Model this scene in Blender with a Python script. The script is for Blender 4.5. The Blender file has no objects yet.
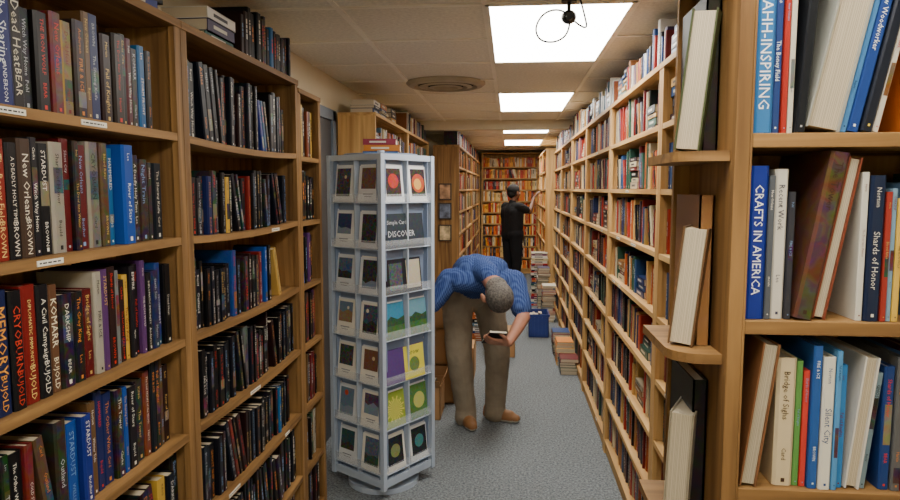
import bpy, math, random
import numpy as np
from mathutils import Vector, noise
random.seed(11)
scene=bpy.context.scene
col=scene.collection

def lin(c):
    return tuple(((x/255)/12.92 if x/255<=0.04045 else ((x/255+0.055)/1.055)**2.4) for x in c[:3])

# ------------------------------------------------------------------ materials
def newmat(name):
    m=bpy.data.materials.new(name); m.use_nodes=True
    nt=m.node_tree; b=nt.nodes['Principled BSDF']
    return m,nt,b
def simple(name,rgb,rough=0.5,metal=0.0,var=0.12,scale=8.0,stretch=(1,1,1),bump=0.0,alpha=None):
    m,nt,b=newmat(name); c=lin(rgb)
    tc=nt.nodes.new('ShaderNodeTexCoord'); mp=nt.nodes.new('ShaderNodeMapping')
    mp.inputs['Scale'].default_value=stretch
    nt.links.new(tc.outputs['Object'],mp.inputs['Vector'])
    n=nt.nodes.new('ShaderNodeTexNoise'); n.inputs['Scale'].default_value=scale; n.inputs['Detail'].default_value=5
    nt.links.new(mp.outputs['Vector'],n.inputs['Vector'])
    r=nt.nodes.new('ShaderNodeValToRGB')
    r.color_ramp.elements[0].position=0.3; r.color_ramp.elements[1].position=0.7
    r.color_ramp.elements[0].color=(*[x*(1-var) for x in c],1)
    r.color_ramp.elements[1].color=(*[min(1,x*(1+var)) for x in c],1)
    nt.links.new(n.outputs['Fac'],r.inputs['Fac'])
    nt.links.new(r.outputs['Color'],b.inputs['Base Color'])
    b.inputs['Roughness'].default_value=rough; b.inputs['Metallic'].default_value=metal
    if bump:
        bp=nt.nodes.new('ShaderNodeBump'); bp.inputs['Strength'].default_value=bump; bp.inputs['Distance'].default_value=0.01
        nt.links.new(n.outputs['Fac'],bp.inputs['Height']); nt.links.new(bp.outputs['Normal'],b.inputs['Normal'])
    if alpha: b.inputs['Alpha'].default_value=alpha
    return m
def wood(name,axis,dark,light):
    st=[28,28,28]; st[axis]=1.6
    m=simple(name,light,0.6,0,0.0,1.0,tuple(st))
    nt=m.node_tree
    r=[n for n in nt.nodes if n.type=='VALTORGB'][0]
    n=[n for n in nt.nodes if n.type=='TEX_NOISE'][0]; n.inputs['Distortion'].default_value=0.6; n.inputs['Detail'].default_value=7
    r.color_ramp.elements[0].color=(*lin(dark),1); r.color_ramp.elements[1].color=(*lin(light),1)
    r.color_ramp.elements[0].position=0.3
    b=nt.nodes['Principled BSDF']; b.inputs['Specular IOR Level'].default_value=.3
    bp=nt.nodes.new('ShaderNodeBump'); bp.inputs['Strength'].default_value=0.12; bp.inputs['Distance'].default_value=0.004
    nt.links.new(n.outputs['Fac'],bp.inputs['Height']); nt.links.new(bp.outputs['Normal'],b.inputs['Normal'])
    return m
WD=((98,68,35),(162,122,72))
WL=((172,126,70),(222,180,116))
woodL=[wood('pine_dark_'+a,i,*WD) for i,a in enumerate('xyz')]
woodR=[wood('pine_light_'+a,i,*WL) for i,a in enumerate('xyz')]
def attrmat(name,rough=0.4,nscale=34,val=.42):
    m,nt,b=newmat(name)
    a=nt.nodes.new('ShaderNodeAttribute'); a.attribute_name='Col'
    tc=nt.nodes.new('ShaderNodeTexCoord')
    n=nt.nodes.new('ShaderNodeTexNoise'); n.inputs['Scale'].default_value=nscale; n.inputs['Detail'].default_value=4; n.inputs['Distortion'].default_value=1.0
    nt.links.new(tc.outputs['Object'],n.inputs['Vector'])
    hs=nt.nodes.new('ShaderNodeHueSaturation'); hs.inputs['Saturation'].default_value=2.2; hs.inputs['Value'].default_value=val
    nt.links.new(n.outputs['Color'],hs.inputs['Color'])
    g=nt.nodes.new('ShaderNodeGamma'); g.inputs['Gamma'].default_value=2.2
    nt.links.new(hs.outputs['Color'],g.inputs['Color'])
    mx=nt.nodes.new('ShaderNodeMix'); mx.data_type='RGBA'
    nt.links.new(a.outputs['Alpha'],mx.inputs['Factor'])
    nt.links.new(a.outputs['Color'],mx.inputs['A']); nt.links.new(g.outputs['Color'],mx.inputs['B'])
    nt.links.new(mx.outputs['Result'],b.inputs['Base Color'])
    b.inputs['Roughness'].default_value=rough; b.inputs['Specular IOR Level'].default_value=.24
    return m
M_book=attrmat('book_cover_print',0.4,34,.5)
M_cardp=attrmat('card_print',0.4,60,.75)
M_label=simple('shelf_label_paper',(225,220,205),0.7)

# ------------------------------------------------------------------ mesh builder
class MB:
    def __init__(s): s.v=[];s.f=[];s.c=[];s.m=[]
    def poly(s,pts,c=(1,1,1,0),m=0):
        i=len(s.v); s.v.extend(pts); s.f.append(tuple(range(i,i+len(pts)))); s.c.append(c); s.m.append(m)
    def hexa(s,P,c=(1,1,1,0),m=0,cols=None):
        i=len(s.v); s.v.extend(P)
        F=[(3,2,1,0),(4,5,6,7),(0,1,5,4),(1,2,6,5),(2,3,7,6),(3,0,4,7)]
        for k,q in enumerate(F):
            s.f.append(tuple(i+x for x in q)); s.c.append(cols[k] if cols else c); s.m.append(m)
    def box(s,T,a0,a1,b0,b1,c0,c1,c=(1,1,1,0),m=0,cols=None):
        P=[T(a0,b1,c0),T(a1,b1,c0),T(a1,b0,c0),T(a0,b0,c0),T(a0,b1,c1),T(a1,b1,c1),T(a1,b0,c1),T(a0,b0,c1)]
        s.hexa(P,c,m,cols)
    def build(s,name,mats,parent=None,bevel=0,smooth=False):
        me=bpy.data.meshes.new(name); me.from_pydata([tuple(p) for p in s.v],[],s.f); 
        for mt in mats: me.materials.append(mt)
        n=np.array([len(f) for f in s.f]); cc=np.array([tuple(c)+((0,) if len(c)==3 else ()) for c in s.c],dtype=np.float32)
        at=me.color_attributes.new('Col','FLOAT_COLOR','CORNER')
        at.data.foreach_set('color',np.repeat(cc,n,axis=0).ravel())
        me.polygons.foreach_set('material_index',np.array(s.m,dtype=np.int32))
        if smooth: me.polygons.foreach_set('use_smooth',[True]*len(s.f))
        me.update()
        ob=bpy.data.objects.new(name,me); col.objects.link(ob)
        if parent: ob.parent=parent
        if bevel:
            b=ob.modifiers.new('b','BEVEL'); b.width=bevel; b.segments=2; b.limit_method='ANGLE'
        return ob
def frame(O,n):
    n=Vector(n).normalized(); u=(-n).cross(Vector((0,0,1))); ox,oy,oz=O
    def T(a,b,c): return (ox+u.x*a+n.x*b, oy+u.y*a+n.y*b, oz+c)
    return T
TW=lambda a,b,c:(a,b,c)
def boxobj(name,x0,x1,y0,y1,z0,z1,mat,bevel=0,parent=None):
    mb=MB(); mb.box(TW,x0,x1,y0,y1,z0,z1); 
    mb.f=[tuple(reversed(f)) for f in mb.f]
    return mb.build(name,[mat],parent,bevel)
def empty(name,loc=(0,0,0)):
    e=bpy.data.objects.new(name,None); col.objects.link(e); e.location=loc; e.empty_display_size=0.1; return e

_g={}
def glyph(t):
    if t in _g: return _g[t]
    cu=bpy.data.curves.new('t','FONT'); cu.body=t; cu.size=1; cu.resolution_u=1
    ob=bpy.data.objects.new('t',cu); col.objects.link(ob)
    dg=bpy.context.evaluated_depsgraph_get(); dg.update()
    me=ob.evaluated_get(dg).to_mesh()
    V=[(v.co.x,v.co.y) for v in me.vertices]; F=[tuple(p.vertices) for p in me.polygons]
    w=max([p[0] for p in V]) if V else 1
    ob.evaluated_get(dg).to_mesh_clear()
    bpy.data.objects.remove(ob); bpy.data.curves.remove(cu)
    _g[t]=(V,F,w); return _g[t]
def stamp(mb,fn,text,s,c,m=0):
    V,F,w=glyph(text); i=len(mb.v)
    mb.v.extend([fn(x*s,y*s) for x,y in V])
    for f in F:
        mb.f.append(tuple(i+k for k in f)); mb.c.append(c); mb.m.append(m)

# ------------------------------------------------------------------ books
TITLES=['MEMORY','DIPLOMATIC IMMUNITY','CRYOBURN','The Other Wind','KOMARR','Dead Heat','A Civil Campaign','HAMMERED','Blood Rites','The Sharing Knife','DARKSHIP','Fall of Knights','Winter Tide','STORM FRONT','The Last Herald of the North','GHOST SHIP','Night Train','STARDUST','THE IRON WOLF','Shards of Honor','EMPIRE','River of Stars','MOONHEART','Outland','The Grey King','A Deadly Holy Time','Silent City','FIRE & ICE','Ashes','The Tower','Witch Way Home','New Orleans','Bridge of Sighs','COLD STEEL','Sixth Sun','The Door Into Winter']
AUTH=['Bujold','Anderson','BROWN','Harris','Card','BEAR','Norton','WELLS','Lee','Martin','Clarke','Butcher','KING','Pohl']
def pal_dark():
    r=random.random()
    if r<0.56: return random.choice([(12,12,15),(20,16,16),(22,20,26),(10,10,13),(38,20,18),(14,22,30),(40,32,26)])
    if r<0.69: return random.choice([(24,40,116),(22,66,140),(24,34,80),(30,90,140)])
    if r<0.89: return random.choice([(112,26,20),(86,18,20),(120,56,26),(94,68,40)])
    return random.choice([(160,152,136),(120,120,120),(60,86,60),(196,156,60),(80,46,94)])
def pal_black():
    return random.choice([(8,8,11),(12,11,14),(16,12,14),(18,18,26),(34,15,15),(10,16,28)]) if random.random()<0.78 else pal_dark()
def pal_mix():
    return random.choice([(180,176,166),(216,210,196),(150,40,36),(30,64,120),(30,84,70),(190,140,60),(24,24,28),(110,36,40),(80,110,130),(70,60,90),(200,184,140),(130,84,50),(40,44,60),(180,100,54),(100,110,90),(216,212,205)])
def pal_pb():
    return random.choice([(165,50,36),(200,160,96),(36,52,96),(22,22,26),(180,166,140),(106,26,28),(50,86,72),(156,108,56),(74,74,82),(206,192,156),(60,42,50),(44,76,120),(18,18,22),(180,90,40)])
def pal_orange():
    return random.choice([(235,120,44),(210,60,30),(245,185,70),(245,215,140),(170,40,26),(240,225,190),(60,50,60),(225,140,50)])
def pal_light():
    return random.choice([(226,218,198),(228,222,208),(190,182,164),(50,96,156),(26,50,104),(180,50,42),(100,122,136),(26,34,56),(205,190,146),(80,126,176),(136,50,70),(36,84,80),(22,22,26),(186,116,50),(116,50,90)])
def book(mb,T,a,z,w,h,d,c,detail=1,lean=0.0,front=0.0,fore=False,title=None,tc=None,author=None,art=0.0,big=False,ts=1.0):
    cs,sn=math.cos(lean),math.sin(lean); px=0 if lean>=0 else w
    off=h*sn if lean>0 else 0
    def Q(x,y,zz):
        xx=x-px; X=xx*cs-zz*sn+px; Z=xx*sn+zz*cs
        return T(a+X+off,front+y,z+Z)
    cl=lin(c); C=(*cl,art); C0=(*cl,art*0.5)
    pg=random.uniform(0.75,1.0); P=(0.64*pg,0.54*pg,0.38*pg,0)
    if detail==0:
        mb.box(Q,0,w,-d,0,0,h,cols=[C0,P,C,C0,C0,C0]); 
        if random.random()<0.6:
            tc=tc or ((210,205,190) if sum(c)<330 else (40,36,40)); z0=random.uniform(.35,.5)*h; z1=random.uniform(.7,.9)*h
            mb.poly([Q(w*.35,.0006,z0),Q(w*.65,.0006,z0),Q(w*.65,.0006,z1),Q(w*.35,.0006,z1)],(*[x*.7 for x in lin(tc)],0))
        return
    t=0.0028 if h>0.19 else 0.0012
    if fore:
        mb.box(Q,0,t,-d,0,0,h,C0); mb.box(Q,w-t,w,-d,0,0,h,C0); mb.box(Q,t,w-t,-d,-d+.004,0,h,C0)
        mb.box(Q,t,w-t,-d+.004,-.005,.003,h-.003,P)
        n=max(3,int(w/0.003))
        for k in range(n):
            x=t+(w-2*t)*(k+random.random()*.6)/n
            mb.poly([Q(x,-.0046,.004),Q(x+.0006,-.0046,.004),Q(x+.0006,-.0046,h-.004),Q(x,-.0046,h-.004)],tuple(v*.6 for v in P[:3])+(0,))
        return
    bv=min(.004,w*.18)
    mb.box(Q,0,t,-d,-bv,0,h,C0); mb.box(Q,w-t,w,-d,-bv,0,h,C0)
    for x0,y0,x1,y1,cc in ((0,-bv,w*.16,0,C0),(w*.16,0,w*.84,0,C),(w*.84,0,w,-bv,C0)):
        mb.poly([Q(x0,y0,0),Q(x1,y1,0),Q(x1,y1,h),Q(x0,y0,h)],cc)
    mb.poly([Q(0,-bv,h),Q(w*.16,0,h),Q(w*.84,0,h),Q(w,-bv,h)],C0)
    mb.box(Q,t,w-t,-d+.003,-bv,.002,h-.004,P)
    tc=tc or (random.choice([(215,210,196),(200,165,90),(200,50,36),(170,172,176),(120,150,190),(225,218,205),(205,125,50)]) if sum(c)<330 else random.choice([(20,20,24),(110,20,20),(20,30,80),(30,30,30)]))
    TC=(*lin(tc),0)
    e=.0007
    if detail>=2:
        named=title is not None
        title=title or random.choice(TITLES)
        lim=.66/.72*(.95 if big else random.uniform(.45,.85))
        gw=glyph(title)[2]; s=min(w*lim,.034 if big else ts*random.uniform(.013,.023),h*(.56 if author or not big else .72)/gw); ztop=h*(.88 if big else random.choice([.94,.9,.62]))
        def f1(x,y): return Q(w/2+y-.35*s,e,ztop-x)
        stamp(mb,f1,title,s,TC)
        if author or (not big and random.random()<.75):
            author=author or random.choice(AUTH)
            ga=glyph(author)[2]; s2=min(w*(.7 if big else .45),.03 if big else .014*ts,h*(.3 if big else .26)/ga); zt2=h*(.33 if big else .3) if ztop>h*.7 else h*.92
            def f2(x,y): return Q(w/2+y-.35*s2,e,zt2-x)
            stamp(mb,f2,author,s2,TC)
        if not big: mb.poly([Q(w*.4,e,h*.03),Q(w*.6,e,h*.03),Q(w*.6,e,h*.03+w*.22),Q(w*.4,e,h*.03+w*.22)],TC)
        if not named and random.random()<.4:
            zc=random.uniform(.05,.6)*h; hh=random.uniform(.08,.35)*h; bc=(*lin(pal_mix()),.75)
            mb.poly([Q(w*.16,e*.5,zc),Q(w*.84,e*.5,zc),Q(w*.84,e*.5,zc+hh),Q(w*.16,e*.5,zc+hh)],bc)
    else:
        z0=h*random.uniform(.3,.5); z1=h*random.uniform(.7,.9); k=z0
        while k<z1:
            k2=min(z1,k+random.uniform(.006,.02)); x0=random.uniform(.34,.42)
            mb.poly([Q(w*x0,e,k),Q(w*(1-x0),e,k),Q(w*(1-x0),e,k2),Q(w*x0,e,k2)],TC); k=k2+.004
        mb.poly([Q(w*.4,e,h*.04),Q(w*.6,e,h*.04),Q(w*.6,e,h*.09),Q(w*.4,e,h*.09)],TC)
def lying(mb,T,a0,b1,z,n,pal,L=(.2,.24),D=(.14,.17),detail=1,zmax=9):
    for k in range(n):
        l=random.uniform(*L); d=random.uniform(*D); t=random.uniform(.018,.04); o=random.uniform(0,.02); ob=random.uniform(0,.015)
        if z+t>zmax: break
        c=(*lin(pal()),0); P=(.62,.53,.38,0)
        A0=a0+o; B=b1-ob
        mb.box(T,A0,A0+l,B-d,B,z,z+.002,c); mb.box(T,A0,A0+l,B-d,B,z+t-.002,z+t,c)
        mb.box(T,A0,A0+l,B-.003,B,z,z+t,c)
        mb.box(T,A0+.003,A0+l-.003,B-d+.003,B-.003,z+.002,z+t-.002,P)
        mb.poly([T(A0+l*.2,B+.0006,z+t*.35),T(A0+l*.7,B+.0006,z+t*.35),T(A0+l*.7,B+.0006,z+t*.65),T(A0+l*.2,B+.0006,z+t*.65)],(.6,.56,.46,0) if sum(c[:3])<.9 else (.05,.05,.06,0))
        z+=t+.0006
    return z
def fill(mb,T,a0,a1,z,pal,detail,hr=(.2,.245),wr=(.02,.042),dr=(.13,.16),front=-.02,leanp=.04,sag=None,artp=.25,fullness=1.0,lyp=0.0,ts=1.0):
    a=a0; end=a0+(a1-a0)*fullness; hb=random.uniform(*hr)
    while True:
        if random.random()<.25: hb=random.uniform(*hr)
        if random.random()<lyp and a+.24<end:
            lying(mb,T,a,front,z-(sag(a+.1) if sag else 0),random.randint(3,6),pal,L=(hr[0],hr[0]+.02),D=(.11,.14),zmax=z+hr[1]); a+=hr[0]+.045
        if random.random()<leanp and a+.2<end:
            th=random.uniform(.1,.3); n=random.randint(1,4); h=random.uniform(*hr)
            a_b=a; 
            for k in range(n):
                w=random.uniform(*wr)
                if a_b+w+h*math.sin(th)>end: break
                zz=z-(sag(a_b) if sag else 0)
                book(mb,T,a_b,zz,w,h,random.uniform(*dr),pal(),detail,th,front-random.uniform(0,.01),art=random.random()*.7 if random.random()<artp else 0,ts=ts)
                a_b+=w/math.cos(th)+.001
            a=a_b+h*math.sin(th)+.003
        w=random.uniform(*wr); h=min(hr[1],max(hr[0],hb+random.uniform(-.012,.012)))
        if a+w>end: break
        zz=z-(sag(a+w/2) if sag else 0)
        book(mb,T,a,zz,w,h,random.uniform(*dr),pal(),detail,0,front-random.uniform(0,.018),art=random.random()*.8 if random.random()<artp else 0,ts=ts)
        a+=w+random.uniform(.0003,.0015)

# ------------------------------------------------------------------ bookcases
M_ink=simple('label_ink',(50,46,50),.8)
def case(name,O,n,W,H,D,shelves,woods,sag=0,labels=0,t=.022,st=.034,bevel=.0015):
    T=frame(O,n); mb=MB()
    lm=1 if abs(n[0])>abs(n[1]) else 0
    mats=[woods[lm],woods[2],M_label,woods[1-lm]]
    mb.box(T,0,t,-D,0,0,H,m=1); mb.box(T,W-t,W,-D,0,0,H,m=1)
    mb.box(T,t,st,-.018,0,0,H,m=1); mb.box(T,W-st,W-t,-.018,0,0,H,m=1)
    mb.box(T,t,W-t,-D,-D+.008,0,H,m=1)
    mb.box(T,-.0,W,-D,.004,H,H+.022,m=0)
    mb.box(T,t,W-t,-.03,-.012,0,shelves[-1]-.022 if shelves[-1]>.03 else .01,m=0)
    N=8 if sag else 1
    S=lambda a: sag*4*((a/W)*(1-a/W))
    for z in shelves:
        for k in range(N):
            x0=st+(W-2*st)*k/N; x1=st+(W-2*st)*(k+1)/N; s0=S(x0); s1=S(x1)
            P=[T(x0,-.001,z-.022-s0),T(x1,-.001,z-.022-s1),T(x1,-D+.008,z-.022-s1),T(x0,-D+.008,z-.022-s0),
               T(x0,-.001,z-s0),T(x1,-.001,z-s1),T(x1,-D+.008,z-s1),T(x0,-D+.008,z-s0)]
            mb.hexa(P,m=0)
        for q in range(labels):
            if random.random()<.5:
                a=random.uniform(.15,W-.25); l=random.uniform(.05,.11); s=S(a)
                mb.box(T,a,a+l,-.001,.001,z-.017-s,z-.005-s,m=2)
                a2=a+.006
                while a2<a+l-.012:
                    l2=random.uniform(.004,.012); mb.box(T,a2,a2+l2,.0009,.0013,z-.0125-s,z-.0095-s,m=4); a2+=l2+.003
    mats.append(M_ink)
    ob=mb.build(name,mats,bevel=bevel)
    return T,S
SH=[1.81,1.51,1.21,.92,.62,.32,.06]
XA=-.95
# A
T,S=case('bookcase',(XA,.35,0),(1,0,0),1.49,2.11,.22,SH,woodL,labels=3)
mb=MB()
special={2:(.775,[(.040,.245,(22,30,66),(225,150,50),'MEMORY','BUJOLD'),(.034,.24,(14,14,18),(190,60,40),'CRYOBURN','BUJOLD'),(.042,.245,(110,24,20),(225,200,120),'DIPLOMATIC IMMUNITY','BUJOLD'),(.036,.24,(18,18,22),(220,214,200),'A Civil Campaign','BUJOLD'),(.03,.235,(90,60,40),(230,220,190),'KOMARR','BUJOLD')]),
 1:(.80,[(.034,.235,(120,34,24),(225,190,120),'The Boney Field','BROWN'),(.030,.23,(20,18,20),(215,205,190),'A DEADLY HOLY TIME','BROWN'),(.036,.24,(60,44,34),(220,210,190),'New Orleans','BROWN')]),
 0:(.78,[(.036,.245,(14,12,14),(220,215,205),'Pole-Aaron','ANDERSON'),(.05,.245,(24,34,90),(215,215,220),'The Sharing','ANDERSON'),(.034,.24,(24,18,18),(200,190,170),'Dead Heat','BEAR')])}
for i,z in enumerate(SH):
    pal=[pal_dark,pal_dark,pal_dark,pal_dark,pal_black,pal_dark,pal_black][i]; kw=dict(artp=.45,leanp=.04,wr=(.018,.046),dr=(.14,.17),hr=(.205,.25))
    d=2 if i<5 else 1; a=.04
    if i in special:
        a0,L_=special[i]; fill(mb,T,.04,a0,z+.001,pal,d,**kw); a=a0
        for (w,h,c,tc,ti,au) in L_:
            book(mb,T,a,z+.001,w,h,.16,c,2,0,-.018-random.uniform(0,.008),title=ti,tc=tc,author=au,big=True); a+=w+.001
    if i==1:
        fill(mb,T,a,1.20,z+.001,pal,d,**kw)
        book(mb,T,1.205,z+.001,.05,.25,.16,(24,70,150),2,0,-.015,title='River of Stars',tc=(225,230,235)); fill(mb,T,1.258,1.45,z+.001,pal,d,**kw)
    else: fill(mb,T,a,1.45 if i!=0 else 1.40,z+.001,pal,d,**kw)
lying(mb,T,.95,-.01,2.134,4,pal_dark); lying(mb,T,1.2,-.01,2.134,5,pal_dark); fill(mb,T,.1,.9,2.134,pal_mix,1,hr=(.16,.22))
mb.build('shelved_books',[M_book])
# B
T,S=case('bookcase',(XA,1.843,0),(1,0,0),1.04,2.11,.22,SH,woodL,sag=.014,labels=2)
mb=MB()
for i,z in enumerate(SH):
    fill(mb,T,.038,1.0,z+.001,pal_black,2 if i<5 else 1,sag=S,leanp=.14,artp=.35,wr=(.018,.042),hr=(.18,.245),fullness=[.97,.95,.72,1,.93,1,1][i])
book(mb,T,.745,1.211-S(.8),.03,.21,.15,(200,160,80),2,.3,-.02,title='The Tower',art=.3)
fill(mb,T,.5,1.02,2.134,pal_black,1,hr=(.15,.2),leanp=.2); lying(mb,T,.2,-.01,2.134,3,pal_mix)
mb.build('shelved_books',[M_book])
# C
T,S=case('bookcase',(XA,2.886,0),(1,0,0),.34,2.08,.22,[z-.01 for z in SH],woodL)
mb=MB()
for i,z in enumerate(SH): fill(mb,T,.038,.30,z-.009,pal_dark,1,leanp=.1)
mb.build('shelved_books',[M_book])
# M
MS=[1.88,1.6,1.32,1.04,.76,.48,.2]
T,S=case('bookcase',(-.92,4.42,0),(1,0,0),1.45,2.15,.26,MS,woodR,bevel=0)
mb=MB()
for z in MS: fill(mb,T,.04,1.4,z+.001,pal_mix,1,leanp=.08,hr=(.17,.22),lyp=.05)
lying(mb,T,.02,-.01,2.174,3,pal_light); lying(mb,T,.3,-.01,2.174,4,pal_light); lying(mb,T,.7,-.01,2.174,3,pal_mix)
mb.build('shelved_books',[M_book])
T,S=case('bookcase',(-.92,5.872,0),(1,0,0),1.5,2.15,.26,MS,woodR,bevel=0)
mb=MB()
for z in MS: fill(mb,T,.04,1.45,z+.001,pal_mix,1,leanp=.08,hr=(.17,.22))
fill(mb,T,.1,1.4,2.174,pal_mix,0,hr=(.12,.2))
mb.build('shelved_books',[M_book])
# far left
RS=[1.91,1.65,1.39,1.13,.87,.61,.35,.09]
for k in range(4):
    T,S=case('bookcase',(-.58,7.42+k*1.3,0),(1,0,0),1.298,2.13,.3,RS,woodR if k%2 else woodL,bevel=0)
    mb=MB()
    for z in RS: fill(mb,T,.04,1.26,z+.001,pal_pb,0,hr=(.16,.22),wr=(.018,.035))
    fill(mb,T,.04,1.26,2.153,pal_pb,0,hr=(.12,.2),wr=(.02,.04))
    mb.build('shelved_books',[M_book])
# back
BS=[2.08,1.86,1.64,1.42,1.2,.98,.76,.54,.32,.1]
T,S=case('bookcase',(-.56,12.75,0),(0,-1,0),1.2,2.33,.25,BS,woodR,bevel=0)
mb=MB()
for z in BS: fill(mb,T,.04,1.16,z+.001,pal_orange,0,hr=(.15,.19),wr=(.018,.035),front=-.004,artp=0)
mb.build('shelved_books',[M_book])
# right row
y0s=[(1.5,1.22),(2.722,1.33),(4.054,1.25),(5.306,1.25),(6.558,1.3),(7.86,1.3)]
for k,(y0,W) in enumerate(y0s):
    T,S=case('bookcase',(.6,y0+W,0),(-1,0,0),W-.002,2.13,.26,RS,woodR,bevel=0.0015 if k<3 else 0,labels=2 if k<3 else 0)
    mb=MB()
    for z in RS: fill(mb,T,.04,W-.045,z+.001,pal_pb,1 if k<3 else 0,hr=(.16,.215),wr=(.014,.034),dr=(.12,.15),leanp=.1,front=-.025,lyp=.05)
    fill(mb,T,.04,W-.045,2.153,pal_mix,1 if k<2 else 0,hr=(.12,.22),wr=(.016,.034),leanp=.15,lyp=.15)
    mb.build('shelved_books',[M_book])
for k in range(3):
    T,S=case('bookcase',(.5,9.3+1.1*(k+1),0),(-1,0,0),1.098,2.2,.3,RS,woodR,bevel=0)
    mb=MB()
    for z in RS: fill(mb,T,.04,1.05,z+.001,pal_orange,0,hr=(.16,.21),wr=(.018,.035))
    mb.build('shelved_books',[M_book])
# near right, facing the camera
NS=[2.03,1.735,1.445,1.172,.88,.59,.3,.06]
T,S=case('bookcase',(.342,1.04,0),(0,-1,0),.93,2.3,.27,NS,woodL,t=.022,st=.026)
mb=MB()
rows={1:[('s',.028,.225,(50,110,165),(240,240,240),'AHH-INSPIRING',0),('s',.012,.225,(40,60,110),(235,235,235),'The Boney Field',0),('s',.008,.215,(160,44,34),None,None,0),('s',.008,.235,(200,190,170),None,None,0),('s',.014,.25,(24,26,30),(200,200,200),'Outland',-.06),('f',.05,.275,(150,150,140),None,None,-.2),('s',.010,.26,(70,126,180),None,None,-.2),('s',.018,.25,(34,64,130),(240,240,240),'The New Woodworker',-.2),('s',.016,.262,(26,30,40),(235,200,60),'WORLD OF ASIA',-.2),('s',.009,.24,(205,196,180),(190,40,60),None,-.2),('s',.016,.25,(200,110,40),None,None,0),('s',.012,.255,(40,100,150),(240,240,240),None,0),('s',.010,.235,(60,120,80),None,None,0),('s',.014,.265,(40,50,60),None,None,0)],
 2:[('s',.028,.24,(26,44,130),(235,235,240),'CRAFTS IN AMERICA',0),('s',.009,.225,(80,84,90),None,None,0),('s',.020,.235,(205,198,184),(60,60,80),'Recent Work',0),('s',.010,.2,(50,50,56),None,None,0),('s',.028,.262,(96,58,36),(60,40,30),'The Tower',-.17),('f',.02,.255,(120,60,40),None,None,-.17),('s',.010,.23,(205,200,186),None,None,0),('s',.022,.225,(26,36,60),None,'Shards of Honor',0),('s',.008,.2,(150,50,40),None,None,0),('s',.007,.205,(120,150,170),None,None,0),('s',.009,.19,(210,170,70),None,None,0),('s',.018,.215,(90,120,150),None,None,.16),('s',.010,.21,(220,212,196),None,None,.16),('f',.024,.21,(100,120,110),None,None,.16)],
 3:[('f',.026,.235,(120,80,50),None,None,-.12),('s',.03,.21,(205,186,150),(60,40,30),'Bridge of Sighs',0),('s',.009,.205,(90,140,70),None,None,0),('s',.009,.19,(200,60,50),None,None,0),('s',.014,.232,(40,84,150),(230,230,230),None,0),('s',.018,.215,(215,210,196),(40,70,120),None,0),('s',.008,.225,(80,140,190),None,None,0),('s',.012,.2,(50,120,180),None,None,0),('f',.022,.215,(205,200,190),None,None,-.1),('s',.010,.19,(110,130,140),None,None,-.1),('s',.016,.2,(30,56,110),None,None,0),('s',.014,.215,(90,90,90),None,None,0),('s',.010,.18,(160,44,56),None,None,0)]}
for i,z in enumerate(NS):
    a=.029
    if i in rows:
        R=rows[i]
        for j,(kd,w,h,c,tc,ti,ln) in enumerate(R):
            kw=dict(fore=(kd=='f'),title=ti,tc=tc,ts=.72,art=(.55 if j==4 and i==2 else 0))
            if ln>0:
                book(mb,T,a,z+.001,w,h,.19,c,2,ln,-.006-random.uniform(0,.012),**kw)
                a+=w/math.cos(ln)+.001
                if j+1>=len(R) or R[j+1][6]<=0: a+=h*math.sin(ln)
            else:
                book(mb,T,a,z+.001,w,h,.19,c,2,ln,-.004-random.uniform(0,.014),big=(j==0 and i<3),**kw)
                a+=w/math.cos(ln)+.0012
                if ln<0 and (j+1>=len(R) or R[j+1][6]>ln): a+=h*math.sin(-ln)
    fill(mb,T,a,.88,z+.001,pal_light,2 if i in(1,2,3) else 1,hr=(.17,.25),wr=(.007,.026),dr=(.18,.2),front=-.01,leanp=.12,ts=.7)
mb.build('shelved_books',[M_book])
# end-cap shelf: rounded little shelves
OX=.262
T=frame((OX,1.30,0),(0,-1,0))
mb=MB(); WW=.0795
ES=[2.03,1.71,1.385,1.07,.75,.43,.1]
mb.box(T,.05,WW,-.0,.014,0,2.3,m=1)
for z in ES:
    R=.05; pts=[(WW,.014),(WW,.24)]+[(R-R*math.sin(t)+.0,.24-R+R*math.cos(t)) for t in np.linspace(0,math.pi/2,7)]+[(0,.014)]
    for s_,zz in ((1,z),(-1,z-.016)):
        P=[T(a,b,zz) for a,b in pts]; mb.poly(P if s_>0 else P[::-1])
    for q in range(len(pts)):
        a,b=pts[q]; a2,b2=pts[(q+1)%len(pts)]
        mb.poly([T(a,b,z-.016),T(a2,b2,z-.016),T(a2,b2,z),T(a,b,z)])
mb.build('endcap_shelf',[woodL[0],woodL[2]])
mb=MB()
for k,z in enumerate(ES):
    cc=[(60,60,50),(66,74,46),(104,76,50),(140,130,110),(60,60,60),(90,40,40),(40,50,80)][k]
    Tz=frame((OX+.006,1.115,0),(-.42,-.9,0))
    book(mb,Tz,.0,z+.001,.040,[.2,.225,.2,.2,.2,.2,.2][k],.10,cc,1,-.1 if k<3 else -.04,0,fore=True)
    T2=frame((OX,1.12,0),(0,-1,0))
    c2=lin([(34,24,20),(26,18,14),(150,104,60),(22,18,18),(40,40,40),(60,50,40),(40,30,30)][k]); h2=.255
    mb.box(T2,.053,.056,-.15,0,z+.001,z+h2,(*c2,.1)); mb.box(T2,.074,.077,-.15,0,z+.001,z+h2,(*c2,.1)); mb.box(T2,.053,.077,-.003,0,z+.001,z+h2,(*c2,.1))
    mb.box(T2,.056,.074,-.147,-.003,z+.003,z+h2-.003,(.6,.53,.4,0))
mb.build('shelved_books',[M_book])

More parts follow.
